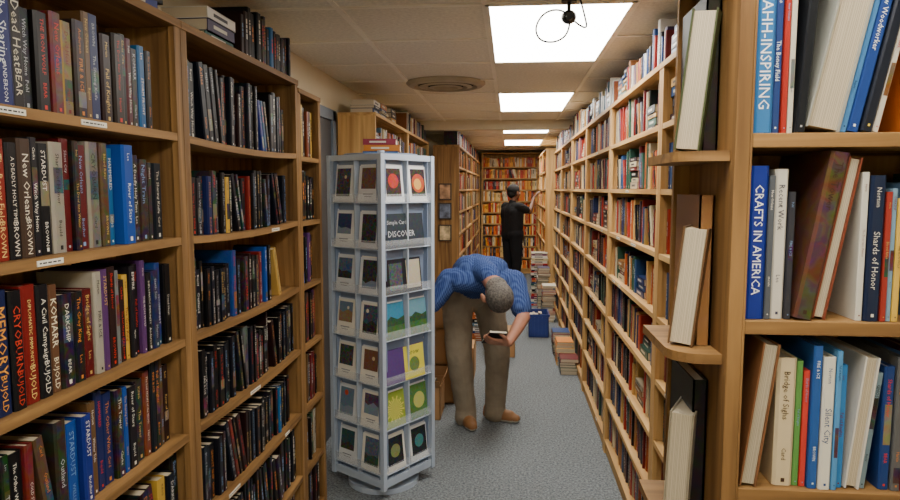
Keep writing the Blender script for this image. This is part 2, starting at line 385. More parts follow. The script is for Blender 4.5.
# ------------------------------------------------------------------ room
M_wall=simple('painted_wall',(220,208,178),.8,var=.03,scale=3)
def carpet():
    m,nt,b=newmat('speckled_carpet')
    tc=nt.nodes.new('ShaderNodeTexCoord')
    n=nt.nodes.new('ShaderNodeTexNoise'); n.inputs['Scale'].default_value=75; n.inputs['Detail'].default_value=5; n.inputs['Roughness'].default_value=.8
    n2=nt.nodes.new('ShaderNodeTexNoise'); n2.inputs['Scale'].default_value=1.6; n2.inputs['Detail'].default_value=4
    nt.links.new(tc.outputs['Object'],n.inputs['Vector']); nt.links.new(tc.outputs['Object'],n2.inputs['Vector'])
    r=nt.nodes.new('ShaderNodeValToRGB'); r.color_ramp.elements[0].position=.38; r.color_ramp.elements[1].position=.62
    r.color_ramp.elements[0].color=(*lin((76,82,87)),1); r.color_ramp.elements[1].color=(*lin((154,160,163)),1)
    nt.links.new(n.outputs['Fac'],r.inputs['Fac'])
    r2=nt.nodes.new('ShaderNodeValToRGB'); r2.color_ramp.elements[0].color=(.8,.8,.8,1); r2.color_ramp.elements[1].color=(1,1,1,1)
    nt.links.new(n2.outputs['Fac'],r2.inputs['Fac'])
    mx=nt.nodes.new('ShaderNodeMix'); mx.data_type='RGBA'; mx.blend_type='MULTIPLY'; mx.inputs['Factor'].default_value=1
    nt.links.new(r.outputs['Color'],mx.inputs['A']); nt.links.new(r2.outputs['Color'],mx.inputs['B'])
    nt.links.new(mx.outputs['Result'],b.inputs['Base Color']); b.inputs['Roughness'].default_value=.95
    bp=nt.nodes.new('ShaderNodeBump'); bp.inputs['Strength'].default_value=.5; bp.inputs['Distance'].default_value=.005
    nt.links.new(n.outputs['Fac'],bp.inputs['Height']); nt.links.new(bp.outputs['Normal'],b.inputs['Normal'])
    return m
M_tile=simple('acoustic_tile',(234,230,214),.9,var=.1,scale=60)
M_grid=simple('ceiling_tbar',(246,242,226),.5,var=.03)
X0,X1,Y0,Y1,H=-1.2,1.36,-2.2,13.2,2.4
boxobj('floor',X0-.1,X1+.1,Y0-.1,Y1+.1,-.1,0,carpet())
boxobj('ceiling',X0-.1,X1+.1,Y0-.1,Y1+.1,H,H+.1,M_tile)
boxobj('wall_left',X0-.1,X0,Y0,Y1,0,H,M_wall)
boxobj('wall_right',X1,X1+.1,Y0,Y1,0,H,M_wall)
boxobj('wall_back',X0-.1,X1+.1,Y1,Y1+.1,0,H,M_wall)
boxobj('wall_front',X0-.1,X1+.1,Y0-.1,Y0,0,H,M_wall)
boxobj('trim_1',X0,X1,7.2,7.36,2.3,H,simple('soffit_paint',(214,204,178),.7,var=.04))
boxobj('baseboard_left',X0,X0+.012,3.3,4.4,0,.1,M_grid)
mb=MB()
xs=[-.72,-.11,.50,1.11]; 
for x in xs: mb.box(TW,x-.012,x+.012,Y0,Y1,H-.006,H+.001)
y=2.72-.61*8
while y<Y1:
    mb.box(TW,X0,-.11,y-.012,y+.012,H-.007,H+.001)
    mb.box(TW,.5,X1,y-.012,y+.012,H-.007,H+.001)
    if abs(((y-2.72)/1.22)-round((y-2.72)/1.22))<.01: mb.box(TW,-.11,.5,y-.012,y+.012,H-.0055,H+.001)
    y+=.61
mb.build('ceiling_grid',[M_grid])
m,nt,b=newmat('fluorescent_diffuser')
b.inputs['Base Color'].default_value=(.9,.9,.9,1); b.inputs['Emission Color'].default_value=(1,.965,.885,1); b.inputs['Emission Strength'].default_value=18
M_em=m
for y0 in (-1.9,.28,2.72,5.16,7.6,10.04):
    e=empty('ceiling_light_panel')
    boxobj('diffuser',-.095,.485,y0+.015,y0+1.205,H-.005,H-.001,M_em,parent=e)
    mb=MB()
    for a in ((-.11,.50,y0,y0+.018),(-.11,.50,y0+1.202,y0+1.22),(-.11,-.092,y0,y0+1.22),(.482,.5,y0,y0+1.22)):
        mb.box(TW,a[0],a[1],a[2],a[3],H-.009,H-.0005)
    mb.build('frame',[M_grid],e)
# round air diffuser
mb=MB(); prof=[(.28,2.399),(.28,2.388),(.26,2.372),(.225,2.366),(.215,2.393),(.20,2.393),(.19,2.37),(.155,2.362),(.145,2.39),(.13,2.39),(.12,2.364),(.09,2.36),(.08,2.38),(.0,2.366)]
cx,cy=-.46,4.66
for (r0,z0),(r1,z1) in zip(prof,prof[1:]):
    for k in range(40):
        t0,t1=k/40*2*math.pi,(k+1)/40*2*math.pi
        P=[(cx+r0*math.cos(t0),cy+r0*math.sin(t0),z0),(cx+r0*math.cos(t1),cy+r0*math.sin(t1),z0),(cx+r1*math.cos(t1),cy+r1*math.sin(t1),z1),(cx+r1*math.cos(t0),cy+r1*math.sin(t0),z1)]
        mb.poly(P,m=1 if (z0>2.388 and r0<.27) else 0)
mb.build('ceiling_air_diffuser',[simple('diffuser_metal',(176,166,142),.5),simple('duct_dark',(40,36,32),.8)])
# door
e=empty('door_1')
M_fr=simple('door_frame_paint',(112,124,138),.5); M_door=simple('door_paint',(70,74,80),.5)
boxobj('jamb_near',-1.2,-1.17,3.42,3.49,0,2.17,M_fr,parent=e)
boxobj('jamb_far',-1.2,-1.17,4.27,4.34,0,2.17,M_fr,parent=e)
boxobj('head',-1.2,-1.17,3.42,4.34,2.1,2.17,M_fr,parent=e)
boxobj('slab',-1.2,-1.185,3.49,4.27,0,2.1,M_door,parent=e)
M_fd=simple('frame_dark',(60,44,30),.5)
for (x,z,c) in ((-.74,1.62,(170,130,96)),(-.74,1.40,(100,110,130)),(-.74,1.15,(190,170,130))):
    e=empty('framed_picture'); y=7.40
    boxobj('picture_frame',x-.075,x+.075,y,y+.015,z-.095,z+.095,M_fd,parent=e)
    boxobj('picture_print',x-.06,x+.06,y-.002,y+.0,z-.08,z+.08,simple('print',c,.4,var=.7,scale=14),parent=e)

# ------------------------------------------------------------------ greeting card rack
M_rack=simple('rack_metal',(184,196,212),.3,var=.04); M_rpan=simple('rack_panel',(132,148,174),.35,var=.05)
M_acr,nt,b=newmat('clear_acrylic'); b.inputs['Base Color'].default_value=(.9,.95,1,1); b.inputs['Roughness'].default_value=.05; b.inputs['Alpha'].default_value=.18
e=empty('greeting_card_rack')
def child(ob): ob.parent=e; return ob
cx,cy=-.705,3.53; base_ang=math.atan2(-.98,.196)
mbR=MB(); mbC=MB(); mbA=MB()
half=.195; zs=[.14+.24*k for k in range(7)]
def ring(mb,K,x,z,r,c,y=.004,n=20,art=0,ry=1):
    mb.poly([K(x+r*math.cos(t),y,z+r*ry*math.sin(t)) for t in np.linspace(0,2*math.pi,n+1)[:-1]],(*lin(c),art))
for q in range(4):
    ang=base_ang+math.radians(45+90*q); n=(math.cos(ang),math.sin(ang),0)
    u=(-Vector(n)).cross(Vector((0,0,1)))
    O=(cx+n[0]*half-u.x*half,cy+n[1]*half-u.y*half,0); T=frame(O,n)
    W=2*half
    mbR.box(T,-.012,.014,-.014,.012,.06,1.83,m=0)
    mbR.box(T,.0,W,-.035,-.03,.1,1.80,m=1)
    mbR.box(T,.0,W,-.012,.006,1.80,1.83,m=0); mbR.box(T,.0,W,-.012,.006,.07,.11,m=0)
    mbR.box(T,W/2-.004,W/2+.004,-.03,.004,.1,1.8,m=0)
    fr=(q==0)
    for k_,z in enumerate(zs):
        r=6-k_
        mbR.box(T,.01,W-.01,-.03,.008,z-.004,z,m=0)
        mbA.box(T,.012,W-.012,.006,.008,z,z+.045)
        wide=fr and r in(1,2,4)
        for cidx in range(2):
            a=.024+cidx*(W/2-.004); cw=.15; ch=.19
            def K(x,y,zz,a=a,z=z,T=T): return T(a+x,-.024+.022*(1-zz/.2)+y,z+.002+zz)
            if wide:
                if cidx: continue
                ww={1:.30,2:.28,4:.30}[r]; cc={1:(50,58,68),2:(30,32,36),4:(94,66,130)}[r]
                mbC.box(K,0,ww,0,.01,0,.18,(*lin(cc),.1))
                if r==1:
                    def f(x,y,K=K): return K(.02+x,.0112,.06+y)
                    stamp(mbC,f,'DISCOVER',.044,(.66,.68,.7,0))
                    def f(x,y,K=K): return K(.02+x,.0112,.125+y)
                    stamp(mbC,f,'Simple Cards',.03,(.6,.62,.65,0))
                elif r==2:
                    mbC.poly([K(.03,.0112,.02),K(.13,.0112,.02),K(.13,.0112,.16),K(.03,.0112,.16)],(*lin((70,90,100)),.6))
                    mbC.poly([K(.16,.0112,.02),K(.27,.0112,.02),K(.27,.0112,.17),K(.16,.0112,.17)],(*lin((206,196,170)),.25))
                else:
                    mbC.poly([K(.14,.0112,0),K(.30,.0112,0),K(.30,.0112,.18),K(.14,.0112,.18)],(*lin((222,210,80)),.0))
                    ring(mbC,K,.22,.075,.04,(120,150,60),.0116,art=.4)
                    def f(x,y,K=K): return K(.165+x,.0118,.13+y)
                    stamp(mbC,f,'Grow',.04,(*lin((60,90,50)),0))
                continue
            for lay in range(3):
                mbC.box(K,lay*.002,cw+lay*.002,-.006*lay,-.006*lay+.003,0,ch+lay*.006,(*lin(random.choice([(236,236,234),(224,226,228),(238,232,218)])),0))
            e1=.0036
            def rc(x0,x1,z0,z1,c,art=0,y=e1): mbC.poly([K(x0,y,z0),K(x1,y,z0),K(x1,y,z1),K(x0,y,z1)],(*lin(c),art))
            if fr:
                if r==0:
                    if cidx==0: rc(.018,.132,.03,.175,(60,34,28),.3); ring(mbC,K,.075,.11,.038,(205,50,34),art=.3)
                    else: rc(.018,.132,.03,.175,(40,30,30),.3); ring(mbC,K,.075,.10,.05,(210,84,36),art=.35); ring(mbC,K,.07,.095,.03,(235,180,90),.0046,art=.2)
                elif r==3:
                    rc(.0,.15,.03,.19,(60,140,176) if cidx==0 else (110,160,180),.15); rc(.0,.15,.0,.1,(64,120,44),.35,.0042)
                    mbC.poly([K(0,.0047,.09),K(.05,.0047,.12),K(.1,.0047,.1),K(.15,.0047,.115),K(.15,.0047,.07),K(0,.0047,.07)],(*lin((40,80,40)),.3))
                elif r==5:
                    if cidx==0:
                        rc(.0,.15,.0,.19,(160,180,60),.15)
                        for k in range(26):
                            t0=k/26*2*math.pi; t1=t0+.13; rr=.07 if k%2 else .055
                            mbC.poly([K(.075,.0046,.095),K(.075+rr*math.cos(t0),.0046,.095+rr*math.sin(t0)),K(.075+rr*math.cos(t1),.0046,.095+rr*math.sin(t1))],(*lin((226,216,110)),0))
                    else: rc(.0,.15,.0,.19,(84,140,56),.35); ring(mbC,K,.075,.1,.045,(206,206,110),.0046,art=.25)
                else:
                    rc(.015,.135,.03,.18,(20,28,34),.2); ring(mbC,K,.075,.105,.036,(64,150,150) if cidx else (150,160,90),.0046,art=.35)
            else:
                pc=random.choice([(24,26,38),(44,60,110),(30,30,34),(60,90,140),(110,136,160),(130,84,56),(40,84,84),(80,130,180),(150,130,110),(96,60,100)])
                x0,x1=.022,cw-.022; z0,z1=(.07,.178) if random.random()<.7 else (.03,.178)
                rc(x0,x1,z0,z1,pc,random.choice([.25,.45,.65]))
                if random.random()<.7:
                    zz=z0+random.uniform(.03,.06); c2=random.choice([(20,22,20),(170,134,90),(50,84,50),(150,170,190),(60,40,30)])
                    mbC.poly([K(x0,.0042,z0),K(x1,.0042,z0),K(x1,.0042,zz+random.uniform(-.01,.01)),K(.09,.0042,zz+random.uniform(0,.02)),K(.05,.0042,zz-.005),K(x0,.0042,zz+.01)],(*lin(c2),.4))
                if random.random()<.4: ring(mbC,K,random.uniform(.05,.1),random.uniform(.13,.16),random.uniform(.008,.016),random.choice([(210,190,150),(200,80,50),(226,220,200)]),.0048)
                if z0>.05: rc(.04,cw-.04,.04,.045,(130,130,136)); rc(.05,cw-.05,.028,.032,(150,150,156))
def disc(mb,cx,cy,z0,z1,r,n=28,m=0,c=(1,1,1,0)):
    P=[(cx+r*math.cos(t),cy+r*math.sin(t)) for t in np.linspace(0,2*math.pi,n+1)[:-1]]
    mb.poly([(x,y,z1) for x,y in P],c,m); mb.poly([(x,y,z0) for x,y in P][::-1],c,m)
    for k in range(n):
        a,b2=P[k],P[(k+1)%n]; mb.poly([(*a,z0),(*b2,z0),(*b2,z1),(*a,z1)],c,m)
disc(mbR,cx,cy,0,.03,.2); disc(mbR,cx,cy,.03,1.86,.02); disc(mbR,cx,cy,1.83,1.838,.2,m=1)
child(mbR.build('rack_frame',[M_rack,M_rpan])); child(mbC.build('cards',[M_cardp])); child(mbA.build('acrylic_lips',[M_acr]))
mb=MB(); lying(mb,frame((cx-.11,cy+.02,0),(.1,-1,0)),0,0,1.839,3,pal_light,L=(.17,.2),D=(.12,.14))
child(mb.build('books_on_top',[M_book]))

# ------------------------------------------------------------------ floor clutter
M_card=simple('cardboard',(184,140,92),.8,var=.08,scale=5)
M_tape=simple('packing_tape',(200,170,120),.3)
def cbox(x0,x1,y0,y1,z0,z1,openf=False):
    e=empty('cardboard_box')
    mb=MB(); t=.005
    mb.box(TW,x0,x1,y0,y1,z0,z0+t); mb.box(TW,x0,x0+t,y0,y1,z0,z1); mb.box(TW,x1-t,x1,y0,y1,z0,z1)
    mb.box(TW,x0,x1,y0,y0+t,z0,z1); mb.box(TW,x0,x1,y1-t,y1,z0,z1)
    if openf:
        mb.hexa([(x0,y0,z1-.004),(x1,y0,z1-.004),(x1,y0+.003,z1),(x0,y0+.003,z1),(x0,y0-.06,z1+.06),(x1,y0-.06,z1+.06),(x1,y0-.057,z1+.064),(x0,y0-.057,z1+.064)])
        mb.hexa([(x1-.003,y0,z1),(x1,y0,z1-.004),(x1,y1,z1-.004),(x1-.003,y1,z1),(x1+.03,y0,z1+.08),(x1+.034,y0,z1+.078),(x1+.034,y1,z1+.078),(x1+.03,y1,z1+.08)])
    else:
        xm=(x0+x1)/2
        mb.box(TW,x0,xm-.001,y0,y1,z1-t,z1); mb.box(TW,xm+.001,x1,y0,y1,z1-t,z1)
        mb.box(TW,xm-.025,xm+.025,y0-.001,y1+.001,z1,z1+.001,m=1); mb.box(TW,xm-.025,xm+.025,y0-.0015,y0,z1-.06,z1,m=1)
    mb.build('carton',[M_card,M_tape],e)
cbox(-.80,-.40,4.88,5.22,0,.3); cbox(-.79,-.39,4.9,5.2,.302,.58); cbox(-.8,-.42,4.89,5.2,.582,.82,True)
cbox(-.84,-.485,4.5,4.8,0,.24,True)
mb=MB()
T=frame((-.84+.02,4.53,0),(0,-1,0)); 
for k in range(7): book(mb,T,.0+k*.042,.008,.038,.25,.15,pal_dark(),1,0,-0.02)
T=frame((-.77,4.95,0),(0,-1,0))
for k in range(8): book(mb,T,.0+k*.038,.59,.034,.27,.15,pal_mix(),1,0,-0.02)
mb.build('boxed_books',[M_book])
cbox(-.22,.06,6.3,6.6,0,.26); cbox(-.6,-.3,5.5,5.85,0,.28)
def floorstack(x,y,n,pal,nrm=(-1,0,0)):
    mb=MB(); lying(mb,frame((x,y,0),nrm),0,0,.001,n,pal,detail=0); mb.build('stack_of_books',[M_book])
floorstack(.30,9.2,26,pal_light,(0,-1,0)); floorstack(.36,8.75,20,pal_mix); floorstack(.40,8.3,16,pal_light)
floorstack(.44,6.3,7,pal_orange); floorstack(.45,5.95,5,pal_pb); floorstack(.43,6.65,9,pal_mix)
floorstack(-.45,8.3,12,pal_mix,(1,0,0)); floorstack(-.45,9.0,18,pal_mix,(1,0,0)); floorstack(-.42,6.95,14,pal_mix,(0,-1,0))
e=empty('plastic_storage_crate'); M_blue=simple('blue_plastic',(44,62,130),.35)
mb=MB(); x0,x1,y0,y1,z1=.22,.44,7.2,7.55,.26
for a in ((x0,x1,y0,y1,0,.008),(x0,x0+.006,y0,y1,0,z1),(x1-.006,x1,y0,y1,0,z1),(x0,x1,y0,y0+.006,0,z1),(x0,x1,y1-.006,y1,0,z1),(x0-.01,x1+.01,y0-.01,y0+.002,z1-.025,z1),(x0-.01,x1+.01,y1-.002,y1+.01,z1-.025,z1),(x0-.01,x0+.002,y0,y1,z1-.025,z1),(x1-.002,x1+.01,y0,y1,z1-.025,z1)):
    mb.box(TW,*a)
for k in range(5): mb.box(TW,x0+.02+k*.042,x0+.03+k*.042,y0-.008,y0,.02,z1-.03)
mb.build('crate_shell',[M_blue],e)
mb=MB(); fill(mb,frame((.23,7.22,0),(0,-1,0)),0,.2,.01,pal_mix,0,hr=(.2,.28)); mb.build('crate_books',[M_book],e)

# ------------------------------------------------------------------ security camera
e=empty('security_camera')
M_blk=simple('black_plastic',(18,18,20),.35)
mb=MB(); disc(mb,.225,2.68,2.385,2.399,.03); disc(mb,.225,2.68,2.35,2.39,.008)
mb.build('mount',[M_blk],e)
bpy.ops.mesh.primitive_uv_sphere_add(radius=.03,location=(.225,2.68,2.328),segments=24,ring_count=16); o=bpy.context.object; o.name='camera_head'; o.data.materials.append(M_blk); o.parent=e; o.scale=(1,1.1,.9)
bpy.ops.mesh.primitive_cylinder_add(radius=.014,depth=.036,location=(.225,2.65,2.322),rotation=(math.pi/2,0,0)); o=bpy.context.object; o.name='lens'; o.data.materials.append(M_blk); o.parent=e
cu=bpy.data.curves.new('cable','CURVE'); cu.dimensions='3D'; cu.bevel_depth=.0038; sp=cu.splines.new('NURBS')
pts=[(.27,2.69,2.398),(.29,2.69,2.33),(.3,2.69,2.28),(.25,2.69,2.31),(.2,2.68,2.36),(.13,2.67,2.35),(.09,2.67,2.29),(.11,2.67,2.235),(.18,2.68,2.23),(.23,2.68,2.27),(.23,2.68,2.33)]
sp.points.add(len(pts)-1)
for p,q in zip(sp.points,pts): p.co=(*q,1)
sp.use_endpoint_u=True; sp.order_u=3
o=bpy.data.objects.new('cable',cu); col.objects.link(o); cu.materials.append(M_blk); o.parent=e

# ------------------------------------------------------------------ people
V=Vector
class Body:
    def __init__(s): s.p=[]
    def cap(s,p0,p1,r0,r1,lab,fd=None,k=1.0): s.p.append(('c',V(p0),V(p1),r0,r1,lab,V(fd).normalized() if fd else None,k))
    def ell(s,c,ax,r,lab): s.p.append(('e',V(c),[V(a).normalized() for a in ax],r,lab))
    def head(s,c,up,fw,sc=1.0,hairbig=1.0):
        up=V(up).normalized(); fw=V(fw); fw=(fw-up*fw.dot(up)).normalized(); rt=fw.cross(up).normalized()
        A=[rt,fw,up]; L=lambda x,y,z: V(c)+(rt*x+fw*y+up*z)*sc
        E=lambda x,y,z,r,l: s.ell(L(x,y,z),A,[q*sc for q in r],l)
        E(0,-.01,.03,(.075,.095,.09),'skin'); E(0,.022,-.045,(.054,.066,.068),'skin'); E(0,.06,-.088,(.024,.022,.018),'skin')
        s.cap(L(0,.085,.018),L(0,.106,-.022),.008*sc,.014*sc,'skin')
        E(.016,.09,-.026,(.009,.01,.008),'skin'); E(-.016,.09,-.026,(.009,.01,.008),'skin')
        E(.03,.08,.03,(.024,.01,.007),'skin'); E(-.03,.08,.03,(.024,.01,.007),'skin')
        E(.04,.06,-.02,(.02,.02,.02),'skin'); E(-.04,.06,-.02,(.02,.02,.02),'skin')
        E(0,.086,-.052,(.024,.009,.006),'lip'); E(0,.084,-.062,(.02,.009,.007),'lip')
        for sg in(1,-1): E(sg*.085,-.0,-.006,(.012,.024,.036),'skin')
        hb=hairbig
        E(0,-.024,.046,(.082*hb,.098*hb,.087*hb),'hair'); E(0,-.06,-.01,(.066*hb,.058*hb,.06*hb),'hair')
        s.eyes=[(L(sg*.031,.077,.008),.0125*sc) for sg in(1,-1)]; s.fw=fw
    def hand(s,w,d,n,th,curl=(.4,.6,.4),lab='skin',sc=1.0):
        d=V(d).normalized(); n=V(n); n=(n-d*n.dot(d)).normalized(); t=V(th); t=(t-d*t.dot(d)-n*t.dot(n)).normalized(); w=V(w)
        s.cap(w,w+d*.03*sc,.026*sc,.03*sc,lab,n,.7)
        for o in(.022,.0,-.02): s.cap(w+d*.03*sc+t*o*.7*sc,w+d*.085*sc+t*o*sc,.018*sc,.016*sc,lab,n,.8)
        for o,l in zip((.03,.0105,-.0105,-.029),(.072,.08,.074,.058)):
            p=w+d*.088*sc+t*o*sc; a=0
            for sg,cv,r in zip((.45,.3,.25),curl,((.0092,.0086),(.0086,.008),(.008,.0068))):
                a+=cv; q=p+(d*math.cos(a)+n*math.sin(a)+t*o*1.2)*l*sg*sc
                s.cap(p,q,r[0]*sc,r[1]*sc,lab); p=q
        p=w+d*.025*sc+t*.024*sc; q=p+(d*.55+t*.75+n*.25).normalized()*.042*sc; r=q+(d*.8+t*.2+n*.5).normalized()*.032*sc; r2=r+(d*.8+n*.4).normalized()*.024*sc
        s.cap(p,q,.014*sc,.012*sc,lab); s.cap(q,r,.0115*sc,.01*sc,lab); s.cap(r,r2,.01*sc,.008*sc,lab)
    def foot(s,an,di,lab='shoe',side=1,ln=.2):
        di=V(di).normalized(); an=V(an)
        hl=V((an.x,an.y,.042))-di*.05; bl=V((an.x,an.y,.036))+di*(ln*.55); to=V((an.x,an.y,.03))+di*(ln*.78)
        s.cap(hl,bl,.043,.046,lab); s.cap(bl,to,.046,.034,lab,(0,0,1),.85)
        s.cap(hl+V((0,0,.03)),(hl+bl)/2+V((0,0,.03)),.04,.036,lab)
    def build(s,name,mats,voxel=.006,fold=.004,fs=9):
        mv=[];mf=[]
        def grid(rings):
            n=len(rings[0]); i0=len(mv)
            for r in rings: mv.extend(r)
            for a in range(len(rings)-1):
                for b in range(n):
                    mf.append((i0+a*n+b,i0+a*n+(b+1)%n,i0+(a+1)*n+(b+1)%n,i0+(a+1)*n+b))
            mf.append(tuple(i0+b for b in reversed(range(n)))); k=i0+(len(rings)-1)*n; mf.append(tuple(k+b for b in range(n)))
        NS=20
        for p in s.p:
            if p[0]=='c':
                _,p0,p1,r0,r1,lab,fd,k=p; w=(p1-p0); 
                if w.length<1e-5: w=V((0,0,1e-4))
                w=w.normalized(); a=w.orthogonal().normalized(); b=w.cross(a); rings=[]
                for ph in np.linspace(-math.pi/2*.96,0,6): rings.append((p0+w*r0*math.sin(ph),p0,r0*math.cos(ph)))
                for ph in np.linspace(0,math.pi/2*.96,6): rings.append((p1+w*r1*math.sin(ph),p1,r1*math.cos(ph)))
                out=[]
                for c,_c,r in rings:
                    rr=[]
                    for j in range(NS):
                        t=j/NS*2*math.pi; o=(a*math.cos(t)+b*math.sin(t))*r
                        if fd: o=o+fd*(o.dot(fd)*(k-1))
                        rr.append(tuple(c+o))
                    out.append(rr)
                grid(out)
            else:
                _,c,ax,r,lab=p; out=[]
                for ph in np.linspace(-math.pi/2*.97,math.pi/2*.97,14):
                    out.append([tuple(c+ax[0]*(r[0]*math.cos(ph)*math.cos(t))+ax[1]*(r[1]*math.cos(ph)*math.sin(t))+ax[2]*(r[2]*math.sin(ph))) for t in np.linspace(0,2*math.pi,NS+5)[:-1]])
                grid(out)
        me=bpy.data.meshes.new('tmp'); me.from_pydata(mv,[],mf)
        ob=bpy.data.objects.new('tmp',me); col.objects.link(ob)
        import bmesh
        bm=bmesh.new(); bm.from_mesh(me); bmesh.ops.recalc_face_normals(bm,faces=bm.faces); bm.to_mesh(me); bm.free()
        md=ob.modifiers.new('r','REMESH'); md.mode='VOXEL'; md.voxel_size=voxel; md.use_smooth_shade=True
        sm=ob.modifiers.new('s','SMOOTH'); sm.factor=.5; sm.iterations=3
        dg=bpy.context.evaluated_depsgraph_get(); dg.update()
        nm=bpy.data.meshes.new_from_object(ob.evaluated_get(dg)); bpy.data.objects.remove(ob)
        nv=len(nm.vertices); co=np.empty(nv*3); nm.vertices.foreach_get('co',co); co=co.reshape(-1,3)
        no=np.array([v.normal[:] for v in nm.vertices])
        D=[];labs=[]
        for p in s.p:
            if p[0]=='c':
                _,p0,p1,r0,r1,lab,fd,k=p; a=np.array(p0);w=np.array(p1)-a;L=w@w+1e-12
                t=np.clip(((co-a)@w)/L,0,1); o=co-(a+t[:,None]*w)
                if fd: f=np.array(fd); o=o+np.outer(o@f,f)*(1/k-1)
                D.append(np.linalg.norm(o,axis=1)-(r0+(r1-r0)*t))
            else:
                _,c,ax,r,lab=p; A=np.array([tuple(x) for x in ax]); q=((co-np.array(c))@A.T)/np.array(r)
                D.append((np.linalg.norm(q,axis=1)-1)*min(r))
            labs.append(lab)
        names=list(mats.keys()); li=np.array([names.index(l) for l in labs]); D=np.array(D)
        vl=li[np.argmin(D,axis=0)]
        if 'sole' in names:
            vl[(vl==names.index('shoe'))&(co[:,2]<.02)]=names.index('sole')
        for ci in [names.index(x) for x in ('shirt','pants') if x in names]:
            for i in np.where(vl==ci)[0]:
                q=V(co[i]); f=noise.noise(V((q.x*fs,q.y*fs,q.z*fs*.6)))+.6*noise.noise(q*fs*2.3)
                f=-abs(f)+.25
                co[i]+=no[i]*f*fold
        co[:,2]=np.maximum(co[:,2],.001)
        nm.vertices.foreach_set('co',co.ravel())
        nm.materials.clear()
        for k in names: nm.materials.append(mats[k])
        mi=[int(vl[p.vertices[0]]) for p in nm.polygons]
        nm.polygons.foreach_set('material_index',mi); nm.polygons.foreach_set('use_smooth',[True]*len(mi)); nm.update()
        o=bpy.data.objects.new(name,nm); col.objects.link(o)
        for c,r in s.eyes:
            bpy.ops.mesh.primitive_uv_sphere_add(radius=r,location=c,segments=16,ring_count=10); q=bpy.context.object; q.name='eye'; q.data.materials.append(M_eye); q.parent=o
            bpy.ops.mesh.primitive_uv_sphere_add(radius=r*.5,location=c+s.fw*r*.62,segments=16,ring_count=10); q=bpy.context.object; q.name='iris'; q.data.materials.append(M_iris); q.parent=o
        return o
M_eye=simple('eye_white',(225,220,215),.2); M_iris=simple('iris',(50,34,24),.1)
m,nt,b=newmat('checked_shirt'); tc=nt.nodes.new('ShaderNodeTexCoord')
cols=[]
mp=nt.nodes.new('ShaderNodeMapping'); mp.inputs['Rotation'].default_value=(.3,.2,.25); nt.links.new(tc.outputs['Object'],mp.inputs['Vector'])
for ax in('X','Y','Z'):
    w=nt.nodes.new('ShaderNodeTexWave'); w.bands_direction=ax; w.inputs['Scale'].default_value=24; w.inputs['Distortion'].default_value=.6
    nt.links.new(mp.outputs['Vector'],w.inputs['Vector']); cols.append(w)
ad=nt.nodes.new('ShaderNodeMath'); ad.operation='ADD'; nt.links.new(cols[0].outputs['Fac'],ad.inputs[0]); nt.links.new(cols[1].outputs['Fac'],ad.inputs[1])
ad2=nt.nodes.new('ShaderNodeMath'); ad2.operation='MULTIPLY_ADD'; ad2.inputs[1].default_value=.45; ad2.inputs[2].default_value=-.05; nt.links.new(ad.outputs[0],ad2.inputs[0])
r=nt.nodes.new('ShaderNodeValToRGB'); r.color_ramp.elements[0].color=(*lin((36,54,108)),1); r.color_ramp.elements[1].color=(*lin((88,110,160)),1)
nt.links.new(ad2.outputs[0],r.inputs['Fac']); nt.links.new(r.outputs['Color'],b.inputs['Base Color']); b.inputs['Roughness'].default_value=.9; b.inputs['Specular IOR Level'].default_value=.15
M_shirt=m
skm=simple('skin_tanned',(176,122,98),.6,var=.08,scale=24); skm.node_tree.nodes['Principled BSDF'].inputs['Subsurface Weight'].default_value=.08
matsM={'skin':skm,'lip':simple('lip',(150,84,76),.5),'hair':simple('grey_hair',(100,94,88),.85,var=.5,scale=80,bump=.8),
 'shirt':M_shirt,'pants':simple('khaki_cotton',(146,132,112),.95,var=.1,scale=14),'shoe':simple('tan_leather',(150,104,62),.6),'sole':simple('shoe_sole',(210,204,190),.7)}
B=Body()
hR,hL=V((-.37,4.56,.88)),V((-.15,4.62,.88))
kR,kL=V((-.345,4.43,.49)),V((-.08,4.53,.49))
aR,aL=V((-.30,4.46,.10)),V((-.095,4.56,.10))
B.cap(hR+V((0,0,.03)),hL+V((0,0,.03)),.125,.125,'pants')
B.cap(hR+V((0,.05,.0)),hL+V((0,.05,.0)),.115,.115,'pants')
for h,k,a in((hR,kR,aR),(hL,kL,aL)):
    B.cap(h,k,.116,.09,'pants'); B.cap(k,a+V((0,0,.0)),.09,.073,'pants'); B.cap(a,a+V((0,-.01,-.045)),.074,.077,'pants')
B.foot(aR+V((0,0,0)),(.35,-.9,0)); B.foot(aL,(.93,-.35,0))
ch=V((-.19,4.22,1.125)); nb=V((-.135,4.09,1.115)); pv=V((-.26,4.56,1.0))
sR,sL=V((-.385,4.17,1.065)),V((.035,4.2,1.055))
sd=(sL-sR).normalized()
B.cap(pv-V((.0,0,.02)),V((-.22,4.36,1.10)),.128,.118,'shirt'); 
for o,r in((-.06,.122),(.07,.122)):
    B.cap(pv+sd*o*.9,V((-.22,4.36,1.095))+sd*o,r-.005,r-.014,'shirt'); B.cap(V((-.22,4.36,1.095))+sd*o,ch+sd*o*1.3,r-.014,.092,'shirt')
B.cap(sR+V((.05,.0,.0)),sL-V((.05,0,0)),.082,.082,'shirt'); B.cap(ch,nb,.098,.07,'shirt')
B.cap(nb-V((0,0,.01)),V((-.085,3.99,1.045)),.058,.055,'skin'); B.cap(nb+V((0,.03,.0)),nb+V((.02,-.03,-.02)),.069,.063,'shirt')
B.head((-.075,3.95,1.0),(.26,-.58,-.36),(.2,-.1,-.9),1.04)
eL=V((.09,4.05,.85)); wL=V((-.0,3.84,.735))
B.cap(sL,sL.lerp(eL,.75),.074,.066,'shirt'); B.cap(sL,eL,.048,.042,'skin'); B.cap(eL,eL.lerp(wL,.4),.043,.04,'skin'); B.cap(eL.lerp(wL,.4),wL,.04,.027,'skin')
